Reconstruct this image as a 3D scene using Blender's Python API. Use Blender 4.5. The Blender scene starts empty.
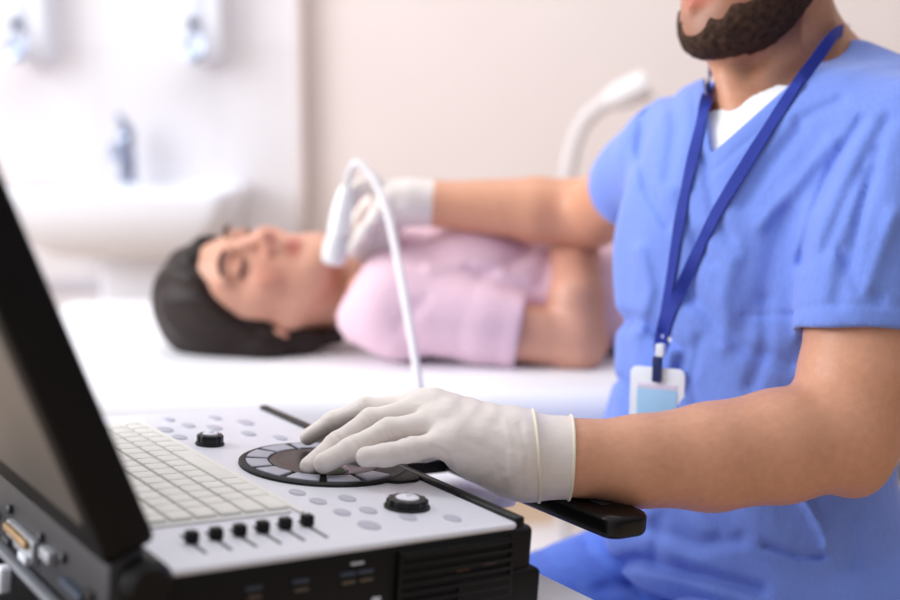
import bpy, bmesh, math, random
import numpy as np
from math import sin, cos, pi, radians, atan
from mathutils import Vector, Matrix
from mathutils.bvhtree import BVHTree
random.seed(7)
np.random.seed(7)
C = bpy.context.scene.collection
SC = bpy.context.scene

# ------------------------------------------------------------------ camera
F = 1250.0
PITCH = atan(200 / 1250)
EYE = np.array([0, 0, 1.07])
FW = np.array([0, cos(PITCH), -sin(PITCH)]); UP = np.array([0, sin(PITCH), cos(PITCH)]); RT = np.array([1.0, 0, 0])
cam_d = bpy.data.cameras.new('camera'); cam = bpy.data.objects.new('camera', cam_d); C.objects.link(cam)
cam.location = EYE; cam.rotation_euler = (pi / 2 - PITCH, 0, 0)
cam_d.sensor_width = 36; cam_d.lens = 50; cam_d.clip_start = 0.02
cam_d.dof.use_dof = True; cam_d.dof.focus_distance = 1.07; cam_d.dof.aperture_fstop = 2.25
SC.camera = cam

def ray(px, py): return FW + RT * (px - 450) / F + UP * (300 - py) / F
def W(px, py, Y):                     # the point of the room seen at a photo pixel, Y metres in front of the camera
    r = ray(px, py); return EYE + r * (Y / r[1])
def project(P):
    q = P - EYE; d = q @ FW
    return 450 + F * (q @ RT) / d, 300 - F * (q @ UP) / d

# ------------------------------------------------------------------ materials
MATS = {}
def srgb(c):
    return tuple(((v / 255) / 12.92 if v / 255 <= .04045 else ((v / 255 + .055) / 1.055) ** 2.4) for v in c) + (1,)
def mat(name, col, rough=.5, metal=0, noise=0, nscale=40, bump=0, bscale=200, sss=0, sssr=(1, .4, .25), spec=.5,
        sheen=0, coat=0, tint=False, stretch=None, trans=0, bdist=.002):
    if name in MATS: return MATS[name]
    m = bpy.data.materials.new(name); m.use_nodes = True; nt = m.node_tree; b = nt.nodes['Principled BSDF']
    col = srgb(col)
    b.inputs['Base Color'].default_value = col; b.inputs['Roughness'].default_value = rough
    b.inputs['Metallic'].default_value = metal; b.inputs['Specular IOR Level'].default_value = spec
    b.inputs['Sheen Weight'].default_value = sheen; b.inputs['Coat Weight'].default_value = coat
    b.inputs['Transmission Weight'].default_value = trans
    if sss:
        b.inputs['Subsurface Weight'].default_value = sss; b.inputs['Subsurface Radius'].default_value = sssr
        b.inputs['Subsurface Scale'].default_value = .008
    tc = nt.nodes.new('ShaderNodeTexCoord'); src = tc.outputs['Object']
    if stretch:
        mp = nt.nodes.new('ShaderNodeMapping'); mp.inputs['Scale'].default_value = stretch
        nt.links.new(src, mp.inputs[0]); src = mp.outputs[0]
    colout = None
    if noise:
        n = nt.nodes.new('ShaderNodeTexNoise'); n.inputs['Scale'].default_value = nscale; n.inputs['Detail'].default_value = 4
        nt.links.new(src, n.inputs['Vector'])
        r = nt.nodes.new('ShaderNodeValToRGB'); e = r.color_ramp.elements
        e[0].position = .3; e[1].position = .7
        e[0].color = tuple(max(0, v * (1 - noise)) for v in col[:3]) + (1,)
        e[1].color = tuple(min(1, v * (1 + noise)) for v in col[:3]) + (1,)
        nt.links.new(n.outputs[0], r.inputs[0]); colout = r.outputs[0]
    if tint:                           # per-vertex pigment of the mesh, multiplied in
        a = nt.nodes.new('ShaderNodeVertexColor'); a.layer_name = 'pigment'
        mx = nt.nodes.new('ShaderNodeMix'); mx.data_type = 'RGBA'; mx.blend_type = 'MULTIPLY'; mx.inputs[0].default_value = 1
        if colout is None: mx.inputs[6].default_value = col
        else: nt.links.new(colout, mx.inputs[6])
        nt.links.new(a.outputs[0], mx.inputs[7]); colout = mx.outputs[2]
    if colout is not None: nt.links.new(colout, b.inputs['Base Color'])
    if bump:
        n = nt.nodes.new('ShaderNodeTexNoise'); n.inputs['Scale'].default_value = bscale; n.inputs['Detail'].default_value = 3
        nt.links.new(src, n.inputs['Vector'])
        bp = nt.nodes.new('ShaderNodeBump'); bp.inputs['Strength'].default_value = bump; bp.inputs['Distance'].default_value = bdist
        nt.links.new(n.outputs[0], bp.inputs['Height']); nt.links.new(bp.outputs[0], b.inputs['Normal'])
    MATS[name] = m
    return m

M_skin = mat('skin_tan', (210, 152, 122), .45, noise=.05, nscale=140, bump=.25, bscale=420, sss=.12, tint=True, bdist=.001)
M_skinf = mat('skin_fair', (210, 155, 132), .45, noise=.06, nscale=40, sss=.12, tint=True)
M_glove = mat('latex_glove', (232, 222, 217), .42, noise=.05, nscale=30, bump=.5, bscale=60, sss=.15, sssr=(1, .7, .6), bdist=.0016, stretch=(1, 1, 2.2))
M_bead = mat('latex_rolled_bead', (238, 228, 208), .4, noise=.03)
M_scrub = mat('scrub_cotton', (116, 143, 226), .85, noise=.05, nscale=300, bump=.35, bscale=38, sheen=.25, bdist=.006, stretch=(1, 1, .45), spec=.2)
M_scrub_d = mat('scrub_cotton_legs', (98, 132, 226), .85, noise=.05, nscale=300, bump=.4, bscale=24, sheen=.25, bdist=.008, stretch=(1, 1, 2), spec=.2)
M_seam = mat('scrub_stitching', (92, 130, 222), .9, noise=.04)
M_white_knit = mat('white_knit', (246, 246, 250), .9, noise=.02, nscale=400, bump=.2, bscale=300)
M_pink = mat('pink_jersey', (230, 196, 211), .9, noise=.04, nscale=200, bump=.35, bscale=22, bdist=.008, sheen=.2)
M_beard = mat('beard_hair', (66, 47, 38), .85, noise=.5, nscale=170, bump=.5, bscale=600, bdist=.0015, spec=.2)
M_hairm = mat('short_brown_hair', (44, 32, 26), .6, noise=.3, nscale=200, bump=.8, bscale=200, bdist=.003)
M_hair = mat('long_dark_hair', (34, 19, 16), .5, spec=.3, noise=.5, nscale=70, bump=.6, bscale=120, stretch=(.3, 1, 1.4), bdist=.004)
M_blk = mat('black_plastic', (9, 9, 11), .5, noise=.15, nscale=80, bump=.08, bscale=900, spec=.28)
M_blk_gl = mat('glossy_black_plastic', (8, 8, 10), .3, spec=.35, noise=.1, nscale=60)
M_lid = mat('lid_black_plastic', (10, 10, 13), .55, noise=.15, nscale=60, spec=.22)
M_dgrey = mat('dark_grey_metal', (44, 44, 50), .5, noise=.12, nscale=25)
M_lidback = mat('lid_back_grey', (94, 88, 84), .5, noise=.10, nscale=9)
M_panel = mat('console_white_plastic', (232, 232, 242), .4, noise=.015, nscale=60)
M_key = mat('ivory_keycap', (238, 236, 230), .5, noise=.03, nscale=60)
M_keybed = mat('keyboard_tray', (226, 225, 224), .5, noise=.03)
M_btn = mat('pale_grey_button', (188, 188, 202), .45, noise=.03)
M_seg = mat('grey_ring_key', (170, 172, 186), .4, noise=.05)
M_ball = mat('trackball_olive', (128, 128, 112), .12, noise=.08, nscale=30, coat=.5)
M_chrome = mat('chrome', (168, 178, 200), .22, 1, noise=.03)
M_pin = mat('dark_pin', (60, 62, 88), .4, noise=.1)
M_ceramic = mat('white_ceramic', (236, 238, 248), .2, noise=.01)
M_wplast = mat('white_plastic', (238, 240, 250), .35, noise=.01)
M_cart = mat('cart_white_laminate', (248, 248, 252), .4, noise=.02)
M_vinyl = mat('white_vinyl', (240, 239, 244), .5, noise=.015, nscale=15, bump=.12, bscale=14, bdist=.004)
M_frame = mat('grey_steel', (176, 178, 186), .4, .4, noise=.05)
M_strap = mat('navy_webbing', (22, 46, 150), .75, noise=.15, nscale=400, bump=.3, bscale=700)
M_cardw = mat('white_card_holder', (236, 240, 250), .3, noise=.01)
M_cardb = mat('pale_blue_card', (158, 200, 238), .5, noise=.05)
M_gold = mat('gold_connector', (176, 146, 108), .4, .5, noise=.2, nscale=150)
M_bluepl = mat('blue_port_plastic', (52, 62, 80), .5, noise=.1)
M_tan = mat('tan_mark', (96, 82, 68), .6, noise=.1)
M_lightmk = mat('pale_mark', (200, 204, 214), .6, noise=.05)
M_probe = mat('probe_white_plastic', (244, 244, 246), .35, noise=.01)
M_cable = mat('white_cable', (226, 222, 226), .45, noise=.01)
M_probegrey = mat('probe_grey_rubber', (226, 226, 229), .5, noise=.03)
M_shoe = mat('white_shoe', (226, 226, 230), .5, noise=.03)
M_trousp = mat('dark_denim', (62, 66, 92), .85, noise=.1, nscale=200)
M_eye = mat('eyelash_dark', (46, 30, 26), .7, noise=.1)
M_brown = mat('brow_hair', (70, 46, 38), .8, noise=.2, nscale=300)

# ------------------------------------------------------------------ objects
def tag(o, label=None, cat=None, group=None, kind=None):
    if label: o['label'] = label
    if cat: o['category'] = cat
    if group: o['group'] = group
    if kind: o['kind'] = kind
    return o
def empty(name, label, cat, loc=(0, 0, 0), mw=None, group=None):
    o = bpy.data.objects.new(name, None); C.objects.link(o); o.empty_display_size = .05
    if mw is not None: o.matrix_world = mw
    else: o.location = loc
    return tag(o, label, cat, group)
def link_mesh(name, me, m, parent=None, world=False):
    o = bpy.data.objects.new(name, me); C.objects.link(o); me.materials.append(m)
    if parent:
        o.parent = parent
        if world:
            mw = Matrix.Identity(4); p = parent; chain = []
            while p: chain.append(p); p = p.parent
            for q in reversed(chain): mw = mw @ (q.matrix_basis)
            o.matrix_parent_inverse = mw.inverted()
    return o
class MB:
    def __init__(s): s.bm = bmesh.new()
    def add(s, verts, faces):
        vs = [s.bm.verts.new(v) for v in verts]
        for f in faces:
            try: s.bm.faces.new([vs[i] for i in f])
            except ValueError: pass
        return vs
    def box(s, c, d, bev=0, seg=2, rot=None):
        t = bmesh.new(); bmesh.ops.create_cube(t, size=1)
        bmesh.ops.scale(t, vec=d, verts=t.verts)
        if bev: bmesh.ops.bevel(t, geom=t.edges[:], offset=bev, segments=seg, affect='EDGES', profile=.5)
        if rot is not None: bmesh.ops.transform(t, matrix=rot.to_4x4(), verts=t.verts)
        bmesh.ops.translate(t, vec=c, verts=t.verts)
        me = bpy.data.meshes.new('t'); t.to_mesh(me); t.free(); s.bm.from_mesh(me); bpy.data.meshes.remove(me); return s
    def prism(s, poly, z0, z1, bev=0, seg=2, fn=None):
        """polygon (x,y) extruded z0..z1, vertical and horizontal edges softened; fn maps the points afterwards"""
        t = bmesh.new(); n = len(poly)
        a = [t.verts.new((x, y, z0)) for x, y in poly]; b = [t.verts.new((x, y, z1)) for x, y in poly]
        t.faces.new(a[::-1]); t.faces.new(b)
        for i in range(n): t.faces.new([a[i], a[(i + 1) % n], b[(i + 1) % n], b[i]])
        bmesh.ops.recalc_face_normals(t, faces=t.faces)
        if bev:
            ed = [e for e in t.edges if abs(e.verts[0].co.z - e.verts[1].co.z) < 1e-7]
            bmesh.ops.bevel(t, geom=ed, offset=bev, segments=seg, affect='EDGES', profile=.5)
        if fn:
            for v in t.verts: v.co = fn(v.co)
        me = bpy.data.meshes.new('t'); t.to_mesh(me); t.free(); s.bm.from_mesh(me); bpy.data.meshes.remove(me); return s
    def lathe(s, prof, c=(0, 0, 0), axis=(0, 0, 1), n=32, sx=1, sy=1):
        """profile of (radius, height) turned about an axis"""
        q = Vector((0, 0, 1)).rotation_difference(Vector(axis).normalized()); rings = []
        for r, h in prof:
            if r < 1e-6: rings.append([s.bm.verts.new(q @ Vector((0, 0, h)) + Vector(c))])
            else: rings.append([s.bm.verts.new(q @ Vector((r * cos(2 * pi * k / n) * sx, r * sin(2 * pi * k / n) * sy, h)) + Vector(c)) for k in range(n)])
        for A, B in zip(rings, rings[1:]):
            for k in range(n):
                j = (k + 1) % n
                if len(A) == 1 and len(B) == 1: continue
                if len(A) == 1: s.bm.faces.new([A[0], B[j], B[k]][::-1])
                elif len(B) == 1: s.bm.faces.new([A[k], A[j], B[0]])
                else: s.bm.faces.new([A[k], A[j], B[j], B[k]])
        return s
    def tube(s, pts, r, n=12, cap=True, flat=None):
        pts = [Vector(p) for p in pts]; rr = r if hasattr(r, '__len__') else [r] * len(pts); rings = []
        ref = None
        for i, p in enumerate(pts):
            t = (pts[min(i + 1, len(pts) - 1)] - pts[max(i - 1, 0)]).normalized()
            if ref is None: ref = t.orthogonal().normalized()
            u = (ref - t * ref.dot(t)).normalized(); ref = u; v = t.cross(u)
            rings.append([s.bm.verts.new(p + (u * cos(2 * pi * k / n) + v * sin(2 * pi * k / n)) * rr[i]) for k in range(n)])
        for A, B in zip(rings, rings[1:]):
            for k in range(n): s.bm.faces.new([A[k], A[(k + 1) % n], B[(k + 1) % n], B[k]])
        if cap: s.bm.faces.new(rings[0][::-1]); s.bm.faces.new(rings[-1])
        return s
    def build(s, name, m, parent=None, smooth=True, world=False, angle=35):
        bmesh.ops.recalc_face_normals(s.bm, faces=s.bm.faces)
        me = bpy.data.meshes.new(name); s.bm.to_mesh(me); s.bm.free()
        if smooth:
            me.polygons.foreach_set('use_smooth', [True] * len(me.polygons))
            try: me.set_sharp_from_angle(angle=radians(angle))
            except Exception: pass
        return link_mesh(name, me, m, parent, world)
def smooth_path(pts, n=10):
    P = [Vector(p) for p in pts]; P = [2 * P[0] - P[1]] + P + [2 * P[-1] - P[-2]]; out = []
    for i in range(1, len(P) - 2):
        a, b, c, d = P[i - 1:i + 3]
        for k in range(n):
            t = k / n
            out.append(.5 * ((2 * b) + (c - a) * t + (2 * a - 5 * b + 4 * c - d) * t * t + (3 * b - a - 3 * c + d) * t ** 3))
    out.append(P[-2]); return out
def rrect(x0, x1, y0, y1, r, n=5):
    p = []
    for cx, cy, a in ((x1 - r, y1 - r, 0), (x0 + r, y1 - r, 90), (x0 + r, y0 + r, 180), (x1 - r, y0 + r, 270)):
        for k in range(n + 1):
            t = radians(a + 90 * k / n); p.append((cx + r * cos(t), cy + r * sin(t)))
    return p

# ------------------------------------------------------------------ implicit surfaces for bodies and cloth
def smin(a, b, k):
    h = np.clip(.5 + .5 * (b - a) / k, 0, 1); return b * (1 - h) + a * h - k * h * (1 - h)
def smax(a, b, k): return -smin(-a, -b, k)
def cap(P, a, b, r1, r2=None):
    a = np.asarray(a, float); b = np.asarray(b, float); r2 = r1 if r2 is None else r2
    ab = b - a; t = np.clip(((P - a) @ ab) / (ab @ ab), 0, 1)
    return np.linalg.norm(P - a - t[:, None] * ab, axis=1) - (r1 + t * (r2 - r1))
def chain(P, pts, rad, k=.01):
    d = None
    for i in range(len(pts) - 1):
        e = cap(P, pts[i], pts[i + 1], rad[i], rad[i + 1]); d = e if d is None else smin(d, e, min(k, .008))
    return d
def sph(P, c, r): return np.linalg.norm(P - np.asarray(c, float), axis=1) - r
def ell(P, c, r, R=None):
    q = P - np.asarray(c, float)
    if R is not None: q = q @ R           # R columns = local axes in the world
    r = np.asarray(r, float); k0 = np.linalg.norm(q / r, axis=1); k1 = np.linalg.norm(q / (r * r), axis=1)
    return k0 * (k0 - 1) / np.maximum(k1, 1e-9)
def plane(P, p, n):
    n = np.asarray(n, float); return (P - np.asarray(p, float)) @ (n / np.linalg.norm(n))
def fold(P, pts, w, h, ymin=-9, ymax=9):
    """soft groove (h>0) or ridge (h<0) following a line over the cloth as it is seen from the front; w in pixels"""
    x, y = project(P); d = np.full(len(P), 1e9)
    for (ax, ay), (bx, by) in zip(pts, pts[1:]):
        L = (bx - ax) ** 2 + (by - ay) ** 2; t = np.clip(((x - ax) * (bx - ax) + (y - ay) * (by - ay)) / L, 0, 1)
        d = np.minimum(d, np.hypot(x - ax - t * (bx - ax), y - ay - t * (by - ay)))
    g = h * np.exp(-(d / w) ** 2)
    return np.where((P[:, 1] > ymin) & (P[:, 1] < ymax), g, 0)
EDG = [((0,0,0),(1,0,0)),((0,1,0),(1,1,0)),((0,0,1),(1,0,1)),((0,1,1),(1,1,1)),((0,0,0),(0,1,0)),((1,0,0),(1,1,0)),
       ((0,0,1),(0,1,1)),((1,0,1),(1,1,1)),((0,0,0),(0,0,1)),((1,0,0),(1,0,1)),((0,1,0),(0,1,1)),((1,1,0),(1,1,1))]
def sdf_object(name, fn, lo, hi, h, m, parent, pigment=None, smooth_iter=0):
    lo = np.array(lo, float); hi = np.array(hi, float); B = 8
    nb = np.ceil((hi - lo) / (h * B)).astype(int); n = nb * B
    bi = np.stack(np.meshgrid(*[np.arange(k) for k in nb], indexing='ij'), -1).reshape(-1, 3)
    cd = fn(lo + (bi * B + (B - 1) / 2) * h)
    act = np.abs(cd) < h * B * .87 * 1.5 + .004
    vals = np.repeat(np.repeat(np.repeat(cd.reshape(nb), B, 0), B, 1), B, 2).astype(np.float64)
    off = np.stack(np.meshgrid(*[np.arange(B)] * 3, indexing='ij'), -1).reshape(-1, 3)
    ab = bi[act]
    for s in range(0, len(ab), 400):
        idx = (ab[s:s + 400, None, :] * B + off[None]).reshape(-1, 3)
        vals[idx[:, 0], idx[:, 1], idx[:, 2]] = fn(lo + idx * h)
    ins = vals < 0
    def cs(a, c): return a[c[0]:n[0] - 1 + c[0], c[1]:n[1] - 1 + c[1], c[2]:n[2] - 1 + c[2]]
    cnt = sum(cs(ins, c).astype(np.int8) for c in [(i, j, k) for i in (0, 1) for j in (0, 1) for k in (0, 1)])
    ac = (cnt > 0) & (cnt < 8); ijk = np.argwhere(ac)
    idm = np.full(ac.shape, -1, np.int64); idm[ac] = np.arange(len(ijk))
    pos = np.zeros((len(ijk), 3)); w = np.zeros(len(ijk))
    for a, b in EDG:
        ia = ijk + a; ib = ijk + b
        va = vals[ia[:, 0], ia[:, 1], ia[:, 2]]; vb = vals[ib[:, 0], ib[:, 1], ib[:, 2]]
        k = (va < 0) != (vb < 0); t = va[k] / (va[k] - vb[k])
        pos[k] += np.array(a) + t[:, None] * (np.array(b) - np.array(a)); w[k] += 1
    V = lo + (ijk + pos / w[:, None]) * h
    quads = []
    for ax in range(3):
        o1, o2 = [(1, 2), (2, 0), (0, 1)][ax]
        sl0 = [slice(1, None)] * 3; sl1 = [slice(1, None)] * 3
        s0 = ins.take(range(n[ax] - 1), ax); s1 = ins.take(range(1, n[ax]), ax)
        e = np.argwhere(s0 != s1); e = e[(e[:, o1] > 0) & (e[:, o2] > 0) & (e[:, o1] < n[o1] - 1) & (e[:, o2] < n[o2] - 1)]
        u = np.zeros(3, int); v = np.zeros(3, int); u[o1] = 1; v[o2] = 1
        def g(q): return idm[q[:, 0], q[:, 1], q[:, 2]]
        q = np.stack([g(e - u - v), g(e - v), g(e), g(e - u)], 1)
        fl = ~s0[e[:, 0], e[:, 1], e[:, 2]]; q[fl] = q[fl][:, ::-1]
        quads.append(q)
    Q = np.concatenate(quads); Q = Q[(Q >= 0).all(1)]
    for _ in range(smooth_iter):
        acc = np.zeros_like(V); c = np.zeros(len(V))
        for k in range(4):
            np.add.at(acc, Q[:, k], V[Q[:, (k + 1) % 4]]); np.add.at(c, Q[:, k], 1)
            np.add.at(acc, Q[:, (k + 1) % 4], V[Q[:, k]]); np.add.at(c, Q[:, (k + 1) % 4], 1)
        V = V * .5 + .5 * acc / np.maximum(c, 1)[:, None]
    me = bpy.data.meshes.new(name)
    me.vertices.add(len(V)); me.vertices.foreach_set('co', V.astype(np.float32).ravel())
    me.loops.add(len(Q) * 4); me.loops.foreach_set('vertex_index', Q.astype(np.int32).ravel())
    me.polygons.add(len(Q)); me.polygons.foreach_set('loop_start', np.arange(len(Q), dtype=np.int32) * 4)
    me.polygons.foreach_set('use_smooth', np.ones(len(Q), bool))
    me.update(calc_edges=True); me.validate()
    if pigment is not None:
        a = me.color_attributes.new('pigment', 'FLOAT_COLOR', 'POINT')
        a.data.foreach_set('color', np.concatenate([pigment(V), np.ones((len(V), 1))], 1).astype(np.float32).ravel())
    o = link_mesh(name, me, m, parent, world=True)
    o['pts'] = 0; del o['pts']
    return o, V, Q

# ------------------------------------------------------------------ the room
def structure(name, mb, m): return tag(mb.build(name, m), kind='structure')
def tile_mat(name, col, sx, sz, mortar):
    m = bpy.data.materials.new(name); m.use_nodes = True; nt = m.node_tree; b = nt.nodes['Principled BSDF']
    tc = nt.nodes.new('ShaderNodeTexCoord'); sp = nt.nodes.new('ShaderNodeSeparateXYZ'); cb = nt.nodes.new('ShaderNodeCombineXYZ')
    nt.links.new(tc.outputs['Object'], sp.inputs[0]); nt.links.new(sp.outputs[0], cb.inputs[0]); nt.links.new(sp.outputs[2], cb.inputs[1])
    br = nt.nodes.new('ShaderNodeTexBrick'); br.offset = 0; br.inputs['Scale'].default_value = 1
    br.inputs['Brick Width'].default_value = sx; br.inputs['Row Height'].default_value = sz; br.inputs['Mortar Size'].default_value = .003
    br.inputs['Color1'].default_value = srgb(col); br.inputs['Color2'].default_value = srgb(tuple(v - 2 for v in col)); br.inputs['Mortar'].default_value = srgb(mortar)
    nt.links.new(cb.outputs[0], br.inputs['Vector']); nt.links.new(br.outputs[0], b.inputs['Base Color'])
    b.inputs['Roughness'].default_value = .3
    return m
M_wall = mat('wall_warm_paint', (231, 219, 217), .9, noise=.012, nscale=3, bump=.05, bscale=120)
M_tile = tile_mat('white_wall_tile', (238, 235, 240), .3, .6, (226, 222, 228))
M_floor = mat('floor_beige_vinyl', (196, 172, 148), .5, noise=.04, nscale=5, bump=.03, bscale=60)
M_trim = mat('trim_shadow_pink', (212, 198, 196), .6, noise=.02)  # pinkish tone paints in the shadow line along the tile edge
M_base = mat('baseboard_beige', (206, 190, 176), .6, noise=.02)
structure('floor', MB().box((0, 1.2, -.05), (9, 6.2, .1)), M_floor)
structure('wall_back', MB().box((0, 3.35, 1.4), (9, .1, 2.8)), M_wall)
structure('wall_tiled', MB().box((-2.44, 3.275, 1.4), (4.1, .05, 2.8), .004), M_tile)
structure('trim_1', MB().box((-.384, 3.27, 1.4), (.02, .06, 2.8), .004), M_trim)  # edge strip, coloured as the soft shadow beside the tiles
structure('trim_2', MB().box((-2.44, 3.245, .585), (4.1, .012, .035), .003), mat('trim_grey_strip', (200, 198, 206), .5, noise=.02))
structure('baseboard_back', MB().box((2.06, 3.29, .05), (4.9, .02, .1), .004), M_base)

# ------------------------------------------------------------------ wash basin, tap and soap dispensers
sx0, sx1, sy0, sy1 = -1.06, -.512, 2.88, 3.25
sink = empty('wash_basin', 'white ceramic wash basin fixed to the tiled wall below the two dispensers', 'sink', ((sx0 + sx1) / 2, 3.25, .69))
b = MB(); n_ = 14
def sink_ring(z, inset, r): return [(x, y, z) for x, y in rrect(sx0 + inset, sx1 - inset, sy0 + inset * .9, sy1 - (inset * .25), r, 6)]
rings = [(.69, .14, .08), (.70, .09, .09), (.74, .03, .07), (.80, .008, .05), (.845, 0, .045), (.858, .002, .045), (.862, .010, .04), (.858, .03, .06), (.80, .05, .08), (.755, .10, .08), (.745, .16, .06)]
vr = [[b.bm.verts.new(p) for p in sink_ring(*q)] for q in rings]
for A, B_ in zip(vr, vr[1:]):
    for k in range(len(A)): b.bm.faces.new([A[k], A[(k + 1) % len(A)], B_[(k + 1) % len(A)], B_[k]])
b.bm.faces.new(vr[0][::-1]); b.bm.faces.new(vr[-1])
b.build('basin', M_ceramic, sink, world=True, angle=60)
MB().lathe([(0, 0), (.02, 0), (.022, .003), (.012, .005), (0, .004)], ((sx0 + sx1) / 2, 3.08, .7455)).build('drain', M_chrome, sink, world=True)
MB().box(((sx0 + sx1) / 2, 3.165, .351), (.19, .15, .70), .03, 4).build('pedestal', M_ceramic, sink, world=True)
fx, fy = -.815, 3.17
tap = empty('mixer_tap', 'chrome single-lever mixer tap standing on the wash basin', 'tap', (fx, fy, .862))
MB().lathe([(0, 0), (.027, 0), (.027, .006), (.021, .012), (.020, .10), (.022, .12), (.018, .128), (0, .13)], (fx, fy, .862)).build('tap_body', M_chrome, tap, world=True)
MB().tube(smooth_path([(fx, fy - .01, .93), (fx, fy - .06, .955), (fx, fy - .11, .95), (fx, fy - .125, .93)], 6), [.014] * 18 + [.011], 14).build('spout', M_chrome, tap, world=True)
MB().tube(smooth_path([(fx, fy, .985), (fx, fy + .01, 1.0), (fx, fy - .06, 1.03)], 6), [.018] * 4 + [.013] * 5 + [.010] * 4, 12).build('lever', M_chrome, tap, world=True)
def dispenser(x, label):
    d = empty('soap_dispenser', label, 'soap dispenser', (x, 3.25, 1.165), group=None)
    MB().box((x, 3.2, 1.29), (.105, .10, .25), .018, 4).build('housing', M_wplast, d, world=True)
    MB().box((x - .012, 3.149, 1.30), (.045, .01, .09), .004).build('front_plate', mat('dispenser_plate', (222, 228, 244), .3, noise=.02), d, world=True)
    lv = smooth_path([(x - .016, 3.145, 1.262), (x - .026, 3.12, 1.225), (x - .030, 3.105, 1.185), (x - .014, 3.10, 1.166), (x + .012, 3.105, 1.18), (x + .006, 3.12, 1.22), (x - .012, 3.14, 1.256)], 8)
    MB().tube(lv, .0055, 10).build('lever', M_chrome, d, world=True)
    MB().box((x - .006, 3.112, 1.19), (.036, .006, .05), .002, rot=Matrix.Rotation(radians(-22), 3, 'X')).build('lever_pad', mat('lever_blue_grey', (186, 198, 222), .25, .5, noise=.03), d, world=True)
    MB().lathe([(0, -.02), (.011, -.02), (.011, .012), (.008, .014), (0, .014)], (x - .019, 3.135, 1.258), (0, -1, 0), 16).build('pivot_pin', M_pin, d, world=True)
dispenser(-1.05, 'white wall soap dispenser with chrome elbow lever, far left above basin')
dispenser(-.617, 'white wall soap dispenser with chrome elbow lever, nearer the beige wall')

# ------------------------------------------------------------------ lamp hose behind the man
lamp = empty('examination_lamp', 'white gooseneck examination lamp arching behind the man in blue', 'lamp', (.29, 2.75, 0))
lp = smooth_path([W(566, 330, 2.75), W(565, 215, 2.75), W(569, 165, 2.75), W(582, 125, 2.75), W(605, 102, 2.74)], 8)
MB().tube(lp, .016, 14).build('gooseneck', mat('lamp_off_white', (220, 213, 214), .5, noise=.01), lamp, world=True)
a_, b_ = W(603, 103, 2.74), W(648, 84, 2.72)
MB().tube([a_, a_ * .8 + b_ * .2, a_ * .5 + b_ * .5, a_ * .05 + b_ * .95, b_], [.014, .024, .030, .033, .030], 20).build('lamp_head', mat('lamp_head_white', (228, 224, 226), .5, noise=.01), lamp, world=True)
px_ = W(566, 330, 2.75)
MB().tube([(px_[0], px_[1], .06), tuple(px_)], .016, 14).build('pole', M_cable, lamp, world=True)
MB().lathe([(0, 0), (.2, 0), (.2, .03), (.17, .05), (.03, .07), (0, .07)], (px_[0], px_[1], 0), n=40).build('base', M_cable, lamp, world=True)

# ------------------------------------------------------------------ couch
CZ = .715
couch = empty('examination_couch', 'white upholstered examination couch with the woman lying on it', 'examination couch', (.35, 1.87, 0))
MB().box((.35, 1.87, CZ - .05), (2.1, .74, .10), .035, 5).build('mattress', M_vinyl, couch, world=True, angle=80)
MB().box((.35, 1.87, CZ - .115), (2.0, .66, .03), .006).build('frame', M_frame, couch, world=True)
for x in (-.55, 1.25):
    for y in (1.64, 2.12):
        MB().box((x, y, (CZ - .128) / 2), (.045, .045, CZ - .128), .006).build('leg', M_frame, couch, world=True)

# ------------------------------------------------------------------ head model shared by both people
def head_sdf(P, c, R, s=1.0, fem=0):
    q = ((P - c) @ R) / s                # local: x to the person's right-left, y forward, z up
    ax = np.stack([np.abs(q[:, 0]), q[:, 1], q[:, 2]], 1)
    d = ell(q, (0, -.015, .035), (.077, .097, .088))
    d = smin(d, ell(q, (0, .028, -.03), (.063, .066, .085)), .03)
    d = smin(d, ell(q, (0, .045, -.082), (.045 - .004 * fem, .043, .034)), .025)
    d = smin(d, cap(ax, (.052, .0, -.055), (.018, .070, -.098), .016, .016), .025)
    d = smin(d, sph(q, (0, .078, -.100), .017), .02)
    d = smin(d, ell(ax, (.040, .062, -.022), (.022, .018, .02)), .02)
    d = smin(d, cap(ax, (.010, .091, .032), (.046, .073, .031), .008), .015)
    d = smax(d, -sph(ax, (.031, .108, .010), .020), .012)
    d = smin(d, ell(ax, (.031, .078, .009), (.0165, .0125, .0125)), .004)
    d = smin(d, cap(q, (0, .090, .018), (0, .112, -.026), .0075, .0115), .012)
    d = smin(d, sph(ax, (.0125, .101, -.031), .0085), .008)
    d = smin(d, cap(ax, (0, .0945, -.0575), (.020, .083, -.061), .0062, .003), .006)
    d = smin(d, cap(ax, (0, .0935, -.0705), (.018, .083, -.066), .0072, .003), .006)
    d = smax(d, -cap(ax, (0, .104, -.0635), (.024, .091, -.064), .0022), .004)
    e0 = -.018 * fem
    e = ell(ax, (.080, -.010, -.005 + e0), (.010, .019, .031))
    e = smax(e, -ell(ax, (.090, -.006, .0 + e0), (.009, .010, .018)), .006)
    d = smin(d, e, .008)
    return d * s
def head_local(V, c, R, s=1.0): return ((V - c) @ R) / s

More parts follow.
